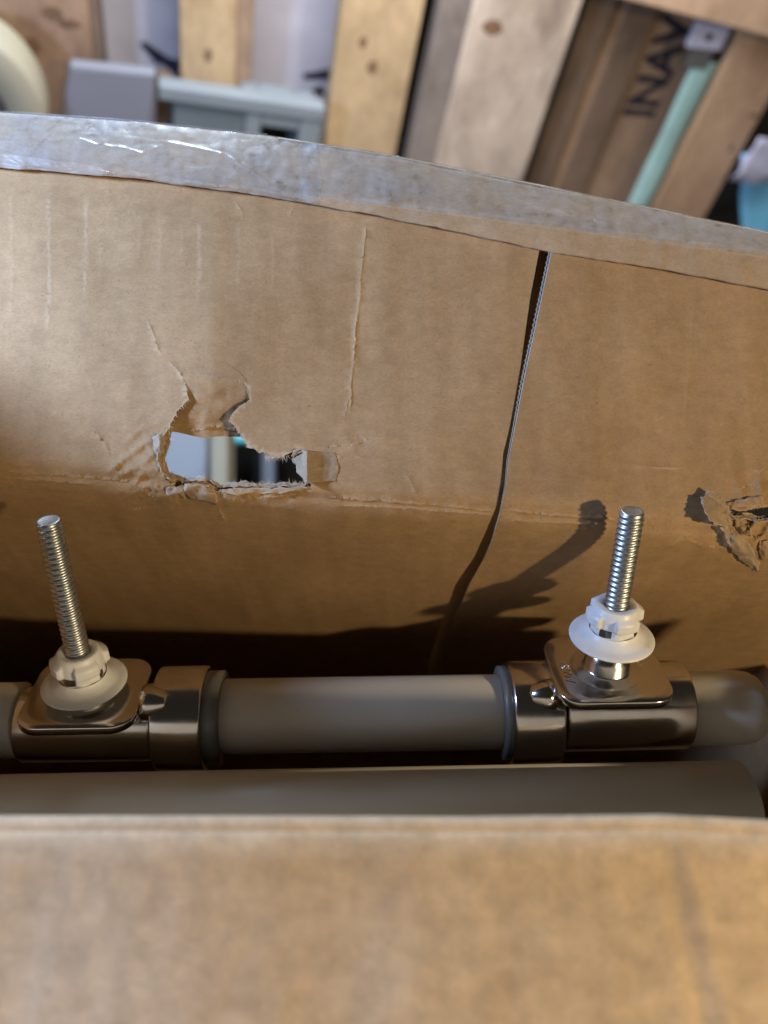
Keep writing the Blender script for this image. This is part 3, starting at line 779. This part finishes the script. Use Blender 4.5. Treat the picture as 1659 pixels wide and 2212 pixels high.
def plate(cx, cy, zt, wx, wy, th, r, parent, rot=0):
    pts = []
    for qx, qy, a0 in ((1, 1, 0), (-1, 1, 90), (-1, -1, 180), (1, -1, 270)):
        for i in range(9):
            a = math.radians(a0 + 90 * i / 8); pts.append((qx * (wx / 2 - r) + r * math.cos(a), qy * (wy / 2 - r) + r * math.sin(a)))
    n = len(pts); V = []
    layers = [(0, -th, .94), (0, -th + .5, 1.0), (0, -.7, 1.0), (0, -.2, .985), (0, 0, .955), (0, .12, .6)]
    c, s_ = math.cos(rot), math.sin(rot)
    for _, z, k in layers:
        for x, y in pts:
            kx = 1 - (1 - k) * 18 / (wx / 2) * .6; xx, yy = x * kx, y * kx
            V.append(Vector((cx + xx * c - yy * s_, cy + xx * s_ + yy * c, zt + z)))
    f = grid_faces(len(layers), n, True) + [tuple(range((len(layers) - 1) * n, len(layers) * n)), tuple(reversed(range(n)))]
    return link('mounting_plate', V, f, M_chrome, parent)
def make_bolt(x, y, zp, ztip, label, collar_h, text):
    t = thing('hinge_bolt', label, 'bolt', (x, y, zp), 'hinge bolts of the toilet seat')
    plate(x, y, zp, 39.5, 36, 3.4, 8, t)
    lathe_z('collar', [(zp + .1, 12.5), (zp + .5, 11.2), (zp + .9, 8.6), (zp + 1.4, 7.8), (zp + collar_h * .55, 7.6), (zp + collar_h * .6, 7.0), (zp + collar_h, 6.6), (zp + collar_h, 3.0)], x, y, M_chrome, t)
    thread(x, y, zp + collar_h - .5, ztip, t)
    # short stem under the plate into the barrel
    lathe_z('stem', [(zp - 6, 9.0), (zp - 3.3, 9.0)], x, y, M_chrome, t)
    if text:
        for s, px, py, size in text:
            v, f = text_mesh(s, size, .12)
            ang = -math.pi / 2
            vv = [Vector((x + px + a.x * math.cos(ang) - a.y * math.sin(ang), y + py + a.x * math.sin(ang) + a.y * math.cos(ang), zp + .22 + a.z)) for a in v]
            link('stamped_lettering', vv, f, M_chrome, t, False)
    return t
make_bolt(83, 219, -180.6, -118.6, 'upright threaded bolt with a bare chrome collar, right of the slit in the cardboard', 9.5, [('I800V', -14.3, -2.5, 4.6), ('R', 11.8, 2.0, 4.6)])
make_bolt(-97.5, 218, -186.6, -118.9, 'threaded bolt rising in the dim left corner below the large torn hole', 1.6, None)

def make_nut(x, y, zb, label, rot, cool=False):
    t = thing('plastic_nut', label, 'nut', (x, y, zb), 'white plastic nuts on the hinge bolts')
    fl = [(zb + .5, 9.5), (zb - .4, 13.6), (zb - .1, 14.2), (zb + .35, 14.25), (zb + .75, 13.9), (zb + 1.05, 12.2), (zb + 1.35, 10.9), (zb + 1.5, 10.7), (zb + 1.95, 9.9), (zb + 3.0, 8.6), (zb + 4.0, 8.0)]
    lathe_z('flange', fl, x, y, M_nylon, t, 64)
    seg = 120
    zs = [3.4, 4.0, 4.6, 5.4, 6.2, 7.0, 7.4, 8.2, 9.0, 9.5, 10.1, 10.9, 11.6, 12.3, 12.9, 13.3, 13.5]
    def lobes(a):
        v = 0
        for c, wd in ((0.45, .55), (1.9, .42), (3.35, .5), (4.95, .45)):
            da = (a - c - rot + math.pi) % (2 * math.pi) - math.pi
            v = max(v, 1 if abs(da) < wd else max(0, 1 - (abs(da) - wd) / .055))
        return v
    def rad(z, a):
        r = 7.55 - .05 * z
        if z > 7.1: r += .75 * min(1, (z - 7.1) / .3)
        if 7.3 < z < 11.7: r += 1.75 * lobes(a) * min(1, (z - 7.1) / .4) * min(1, (11.8 - z) / .7)
        if z > 11: r -= .55 * (z - 11) / 2.5 * (1 if z < 13 else 1.5)
        r += .3 * math.cos(8 * (a - rot)) * (z < 7.3)
        return r
    V = [Vector((x + rad(z, 2 * math.pi * j / seg) * math.cos(2 * math.pi * j / seg), y + rad(z, 2 * math.pi * j / seg) * math.sin(2 * math.pi * j / seg), zb + z)) for z in zs for j in range(seg)]
    wins = [(4.05 + rot, .30), (5.72 + rot, .20), (1.0 + rot, .3), (2.6 + rot, .3)]
    def skip(i, j):
        z = (zs[i] + zs[i + 1]) / 2; a = 2 * math.pi * (j + .5) / seg
        if not 4.0 < z < 7.0: return False
        return any(abs((a - c + math.pi) % (2 * math.pi) - math.pi) < w for c, w in wins)
    f = grid_faces(len(zs), seg, True, skip)
    n0 = len(V)                                   # top face and bore
    for r, z in ((6.2, 13.6), (4.6, 13.5), (4.2, 13.0), (4.1, 8.0)):
        V += [Vector((x + r * math.cos(2 * math.pi * j / seg), y + r * math.sin(2 * math.pi * j / seg), zb + z)) for j in range(seg)]
    rows = [(len(zs) - 1) * seg] + [n0 + k * seg for k in range(4)]
    for a, b in zip(rows[:-1], rows[1:]):
        f += [(a + j, a + (j + 1) % seg, b + (j + 1) % seg, b + j) for j in range(seg)]
    link('nut_body', V, f, M_nylon, t)
    lathe_z('inner_sleeve', [(zb + 2.0, 5.6), (zb + 9, 5.6)], x, y, M_gasket, t)
    # small snap tabs below the collar
    for c, wd, hz in ((4.75 + rot, .28, 5.3), (0.25 + rot, .24, 5.8), (3.3 + rot, .25, 5.8)):
        V = []
        for z in (hz, 7.6):
            for r in (6.8, 8.75 if z > 6 else 8.2):
                for q in range(5):
                    a = c + wd * (q / 2 - 1); V.append(Vector((x + r * math.cos(a), y + r * math.sin(a), zb + z)))
        ff = []
        for q in range(4):
            ff += [(q, q + 1, 6 + q, 5 + q), (10 + q, 15 + q, 16 + q, 11 + q), (5 + q, 6 + q, 16 + q, 15 + q), (q, 10 + q, 11 + q, q + 1)]
        ff += [(0, 5, 15, 10), (4, 14, 19, 9)]
        bevel(link('snap_tab', V, ff, M_nylon, t, False), .25)
    return t
make_nut(83, 219, -167.3, 'bright white flanged nut held clear of its chrome plate on the right bolt', 0.0)
make_nut(-97.5, 218, -182.5, 'dim white flanged nut screwed down on its plate on the left bolt', .35)

# ------------------------------------------------------------------ pallets and clutter behind the box
PE = Vector((1, .053, -.259)).normalized()               # along the pallet (camera axes)
PD = Vector((-.219, -.749, -1)).normalized(); PD = (PD - PE * PD.dot(PE)).normalized()   # down the slats
PN = PE.cross(PD).normalized()
if PN.z < 0: PN = -PN                                    # towards the viewer
P0 = Vector((0, 150 * -1.0, 0))
P_ref = Vector((0, -(150 - 1106) / F * 830, -830))
def on_pallet(px, py, off=0):
    """camera-space point where the sight line meets the pallet face shifted off mm towards the viewer"""
    r = Vector(((px - 829.5) / F, -(py - 1106) / F, -1)); q = P_ref + PN * off
    return r * (q.dot(PN) / r.dot(PN))
def pbox(name, a, b, c, th, m, parent, bev=2.0):
    """block from corner a, edges to b and c (camera space), thickness th away from the viewer"""
    d = b + (c - a); n = -PN * th
    V = [C2B @ v for v in (a, b, d, c, a + n, b + n, d + n, c + n)]
    return bevel(link(name, V, [(0, 3, 2, 1), (4, 5, 6, 7), (0, 1, 5, 4), (1, 2, 6, 5), (2, 3, 7, 6), (3, 0, 4, 7)], m, parent, False), bev)
def orient(o): return o
def board(name, xl, xr, y, off, th, m, parent, up=300, down=330):
    a, b = on_pallet(xl, y, off), on_pallet(xr, y, off)
    b = a + PE * (b - a).dot(PE)
    return pbox(name, a - PD * up, b - PD * up, a + PD * down, th, m, parent)
W_tan = wood_mat('pine_tan', (.50, .36, .20), (.36, .24, .12), 1.0)
W_red = wood_mat('pine_reddish', (.40, .26, .16), (.22, .12, .08), .6, .35)
W_pale = wood_mat('pine_pale', (.56, .46, .36), (.33, .26, .20), .9, .25)
W_brown = wood_mat('wood_brown', (.38, .26, .17), (.24, .16, .10), .8)
W_dark = wood_mat('wood_dark', (.19, .13, .085), (.10, .07, .045), .8)
W_orange = wood_mat('pine_orange', (.54, .37, .24), (.42, .27, .16), .7)
W_grey = wood_mat('wood_grey', (.24, .20, .17), (.14, .11, .09), .8)

def pallet_thing(name, label, px, py, off, group=None):
    p = C2B @ on_pallet(px, py, off)
    return thing(name, label, 'pallet', tuple(p), group)
pal = pallet_thing('wooden_pallet', 'upright wooden pallet with spaced tan slats behind the left half of the box', 500, 900, 0, 'wooden pallets behind the box')
board('slat', -90, 196, 60, 0, 22, W_red, pal)
board('slat', 388, 512, 60, 0, 24, W_tan, pal)
board('slat', 728, 900, 100, 6, 22, W_tan, pal)
board('stringer', 196, 218, 60, -4, 70, W_dark, pal)
board('stringer', 505, 548, 60, -8, 80, W_brown, pal)
pal2 = pallet_thing('wooden_pallet', 'weathered pale-slatted wooden pallet leaning behind the slit, beside a black gap', 1100, 900, 10, 'wooden pallets behind the box')
board('slat', 1018, 1250, 30, 14, 24, W_pale, pal2)
board('slat', 948, 1022, 30, 11, 24, W_grey, pal2)
board('slat', 1205, 1262, 200, -26, 20, W_dark, pal2)
board('slat', 1240, 1330, 150, -40, 20, W_brown, pal2)
board('slat', 1310, 1372, 150, -34, 18, W_dark, pal2)
st = board('slat', 1362, 1520, 150, -46, 20, W_brown, pal2)
# stencilled letters on the brown slat, reading upwards
v, f = text_mesh('INAV', 50, .15, 1.6)
ctr = on_pallet(1425, 150, -45.2)
link('stencil_lettering', [C2B @ (ctr + (-PD) * q.x + (-PE) * q.y * 1.15 + PN * q.z) for q in v], f, plain('stencil_ink', (.030, .027, .038), .8, .2, .2, 60), pal2, False)
pal3 = pallet_thing('wooden_pallet', 'orange-brown pallet corner with one cross rail at the top right', 1560, 700, 40, 'wooden pallets behind the box')
board('slat', 1535, 1672, 200, 10, 10, W_orange, pal3)
a, b = on_pallet(1330, -6, 46), on_pallet(1700, 92, 46)
a = a - (b - a) * .1; b = b + (b - a) * .35
pbox('cross_rail', a - PD * 95, b - PD * 95, a, 22, W_orange, pal3)

def solo(name, label, cat, px, py, off, w_px, h, th, m, bev=4, tilt=0.0, group=None):
    """a block standing on the pallet face plane; its upper left corner at px,py"""
    a, b = on_pallet(px, py, off), on_pallet(px + w_px, py, off); w = (b - a).dot(PE)
    e = (PE * math.cos(tilt) + PD * math.sin(tilt)).normalized(); dn = (PD * math.cos(tilt) - PE * math.sin(tilt)).normalized()
    t = thing(name, label, cat, tuple(C2B @ a), group)
    return t, a, e * w, dn * h, (e, dn)
M_knot = wood_mat('knot_wood', (.20, .115, .06), (.09, .05, .03), 2.0)
def knot(px, py, rx, ry, off, parent):
    c = on_pallet(px, py, off + .35); k = -c.z / F
    V = [C2B @ (c + (PE * rx * math.cos(a * math.pi / 14) + PD * ry * math.sin(a * math.pi / 14)) * k * (1 + .28 * noise.noise(Vector((math.cos(a * .22) * 2 + px, math.sin(a * .22) * 2, 0))))) for a in range(28)]
    link('knot', V, [tuple(range(28))], M_knot, parent, False)
for px, py, rx, ry, off, par in ((804, 146, 12, 15, 6, pal), (784, 92, 9, 12, 6, pal), (112, 30, 22, 14, 0, pal), (150, 52, 26, 9, 0, pal), (70, 100, 14, 20, 0, pal), (450, 120, 8, 14, 0, pal),
                                 (1064, 60, 24, 15, 14, pal2), (1628, 250, 12, 5, 10, pal3), (1580, 320, 5, 8, 10, pal3)):
    knot(px, py, rx, ry, off, par)
# grey sheet behind the slats with printed marks
t, a, e, dn, _ = solo('grey_sack', 'grey woven sack with dark printed marks showing between the pallet slats', 'sack', 150, -160, -95, 720, 420, 30, None)
M_sack = plain('grey_sack', (.50, .49, .54), .75, .3, .08, 30, bumpd=.001)
pbox('sack_body', a, a + e, a + dn, 40, M_sack, t, 8)
M_ink = plain('dark_print', (.035, .03, .05), .8, .2, .2, 60)
def mark(p0, p1, wid):
    q0, q1 = on_pallet(*p0, -94), on_pallet(*p1, -94); u = (q1 - q0).normalized(); s = u.cross(PN).normalized() * wid
    V = [C2B @ (q + PN * .4) for q in (q0 - s * .4, q1 - s, q1 + s, q0 + s * .4)]
    link('printed_mark', V, [(0, 1, 2, 3)], M_ink, t, False)
mark((306, 92), (350, 130), 7); mark((345, 126), (390, 148), 9); mark((655, 164), (720, 160), 7); mark((672, 196), (700, 194), 6)
# black sheet put in for the shade between the slats
t = pallet_thing('gap_shade', 'added black sheet for the shade in the narrow gap between the yellow slat and the pale pallet', 900, 600, -60); t['category'] = 'sheet'
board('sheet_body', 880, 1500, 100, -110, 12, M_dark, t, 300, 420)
# white carton
M_white = plain('white_board', (.21, .21, .235), .6, .4, .05, 14)
t, a, e, dn, (eu, du) = solo('white_carton', 'pale lavender carton with a tilted lid in front of the reddish slat', 'carton', 150, 140, 70, 186, 100, 14, None, tilt=.02)
sh = -PE * 26
V = [C2B @ q for q in (a, a + e, a + e + dn + sh * .45, a + dn + sh, a - PN * 14, a + e - PN * 14, a + e + dn + sh * .45 - PN * 14, a + dn + sh - PN * 14)]
bevel(link('carton_body', V, [(0, 3, 2, 1), (4, 5, 6, 7), (0, 1, 5, 4), (1, 2, 6, 5), (2, 3, 7, 6), (3, 0, 4, 7)], M_white, t, False), 3)
# grey block with a square hole
M_gb = plain('grey_plastic', (.15, .18, .185), .5, .4, .1, 20)
M_gl = plain('pale_grey_plastic', (.22, .25, .26), .5, .4, .08, 20)
t, a, e, dn, (eu, du) = solo('hollow_block', 'grey hollow block with a square opening beside the white carton', 'block', 342, 182, 52, 366, 150, 60, None, tilt=.065)
wd = e.length
def sub(u0, u1, v0, v1, f0, th, m, nm):
    q = a + eu * u0 * wd + du * v0 + PN * f0
    return pbox(nm, q, q + eu * (u1 - u0) * wd, q + du * (v1 - v0), th, m, t, 2)
sub(0, 1, -2, 12, 6, 20, M_gl, 'top_rim')
sub(.09, .52, 12, 150, 0, 40, M_gb, 'face_panel')
sub(0, .09, 12, 150, -16, 40, W_dark, 'recess')
sub(.52, .62, 12, 150, 3, 60, M_gl, 'upright')
sub(.62, .86, 12, 26, 2, 60, M_gl, 'opening_rim')
sub(.86, 1.0, 12, 150, 4, 60, M_gl, 'upright')
sub(.62, .86, 26, 150, -50, 10, M_dark, 'opening_back')
# cream ring (end of a roll) at the far left
M_cream = plain('cream_plastic', (.36, .32, .22), .5, .4, .06, 14)
t = thing('cream_roll', 'cream roll end with a dark core peeping out at the far left', 'roll', tuple(C2B @ on_pallet(-20, 240, 110)))
cc = on_pallet(-52, 245, 120); r_out = abs((on_pallet(98, 245, 120) - cc).dot(PE)); V = []
prof = [(r_out * .45, -40), (r_out * .45, 0), (r_out * .5, 3), (r_out * .95, 3), (r_out, 0), (r_out, -40)]
for r, h in prof:
    for j in range(48):
        an = 2 * math.pi * j / 48; V.append(C2B @ (cc + PE * r * math.cos(an) + PD * r * 1.22 * math.sin(an) + PN * h))
link('roll_ring', V, grid_faces(len(prof), 48, True), M_cream, t)
V = [C2B @ (cc + PE * r_out * .46 * math.cos(2 * math.pi * j / 32) + PD * r_out * .55 * math.sin(2 * math.pi * j / 32) - PN * 18) for j in range(32)]
link('dark_core', V, [tuple(range(32))], W_dark, t, False)
# teal strip with white clip
M_teal = plain('teal_film', (.36, .58, .55), .35, .5, .15, 25)
t = pallet_thing('teal_strap', 'translucent teal plastic strap hanging between brown slat and orange slat', 1480, 300, 0); t['category'] = 'strap'
a, b = on_pallet(1490, 150, 4), on_pallet(1545, 150, 4); wv = PE * (b - a).dot(PE)
V = []
for i in range(26):
    s = -10 + i * 9
    tw = .6 * math.sin(i * .5)
    for k in (0, .33, .66, 1): V.append(C2B @ (a + wv * k + PD * s + PN * (tw * (k - .5) * 3 + 2 * math.sin(k * 3.1))))
solid(link('strap_band', V, grid_faces(26, 4), M_teal, t), 1.2)
M_blue = plain('blue_film', (.20, .58, .98), .3, .5, .25, 20)
M_lav = plain('lavender_plastic', (.60, .62, .80), .4, .5, .05, 30)
t = thing('strap_clip', 'small pale lavender clip with a screw hole under the top rail', 'clip', tuple(C2B @ on_pallet(1540, 90, 8)))
a = on_pallet(1508, 48, 12); b = on_pallet(1588, 48, 12); w = (b - a).dot(PE)
pbox('clip_plate', a, a + PE * w, a + PD * 26, 8, M_lav, t, 2)
q = a + PE * w * .48 + PD * 13
V = [C2B @ (q + (PE * math.cos(k * math.pi / 8) + PD * math.sin(k * math.pi / 8)) * 4.2 + PN * .4) for k in range(16)]
link('screw_hole', V, [tuple(range(16))], M_dark, t, False)
a2 = on_pallet(1500, 106, 10); pbox('clip_foot', a2, a2 + PE * w * .62, a2 + PD * 20, 8, plain('grey_rubber', (.12, .12, .115), .7, .3, .1, 40), t, 2)
# blue plastic bag behind on the right
t = thing('blue_bag', 'glossy light blue plastic bag bulging behind the orange slat', 'bag', tuple(C2B @ on_pallet(1680, 420, 0)))
V = []
for i in range(18):
    for j in range(18):
        q = on_pallet(1600 + 24 * j, 330 + 24 * i, 16)
        V.append(C2B @ (q + PN * (10 * fr(j * 40, i * 40, 120, 91) + 12 * math.sin(i / 17 * 3.14) * math.sin(j / 17 * 3.14))))
solid(link('bag_skin', V, grid_faces(18, 18), M_blue, t), 3)
q0 = [on_pallet(1640 + 14 * j - 16 * i, 296 + 24 * i, 34) for i in range(5) for j in range(10)]
solid(link('white_print', [C2B @ (q + PN * 4 * math.sin(i * .9)) for i, q in enumerate(q0)], grid_faces(5, 10), M_lav, t), 1)

# things seen through the torn hole
def back_box(name, label, cat, x0, x1, y0, y1, d, th, m):
    c = C2B @ Vector(((x0 - 829.5) / F * d, -(y1 - 1106) / F * d, -d))
    t = thing(name, label, cat, tuple(c))
    q = [Vector(((x - 829.5) / F * d, -(y - 1106) / F * d, -d)) for x, y in ((x0, y0), (x1, y0), (x1, y1), (x0, y1))]
    n = Vector((0, 0, -th))
    V = [C2B @ v for v in q] + [C2B @ (v + n) for v in q]
    bevel(link(name + '_body', V, [(3, 2, 1, 0), (4, 5, 6, 7), (0, 1, 5, 4), (1, 2, 6, 5), (2, 3, 7, 6), (3, 0, 4, 7)], m, t, False), 4)
    return t
back_box('grey_carton', 'pale grey carton seen through the left part of the torn hole', 'carton', 250, 448, 850, 1130, 640, 20, plain('pale_grey_board', (.27, .29, .30), .6, .4, .05, 14))
back_box('hole_shade_panel', 'added black panel for the dark behind the right part of the torn hole', 'panel', 470, 760, 905, 1180, 720, 20, M_dark)  # black panel put in for the darkness inside the hole
back_box('tear_shade_panel', 'added black panel for the dark behind the tear at the right edge', 'crate', 1540, 1800, 1040, 1200, 560, 30, M_dark)  # black panel put in to darken the tear opening
back_box('cream_post', 'cream wooden post seen through the middle of the torn hole', 'post', 452, 494, 925, 1130, 600, 30, plain('cream_wood', (.33, .30, .20), .6, .4, .08, 20))
back_box('blue_grey_post', 'slim blue-grey post seen against black through the torn hole', 'post', 562, 592, 880, 1130, 660, 20, plain('blue_grey_metal', (.16, .19, .24), .5, .4, .08, 20))
back_box('turquoise_lid', 'turquoise corner at the top of the torn hole', 'lid', 484, 640, 880, 958, 680, 20, plain('turquoise_plastic', (.14, .62, .55), .4, .5, .08, 20))
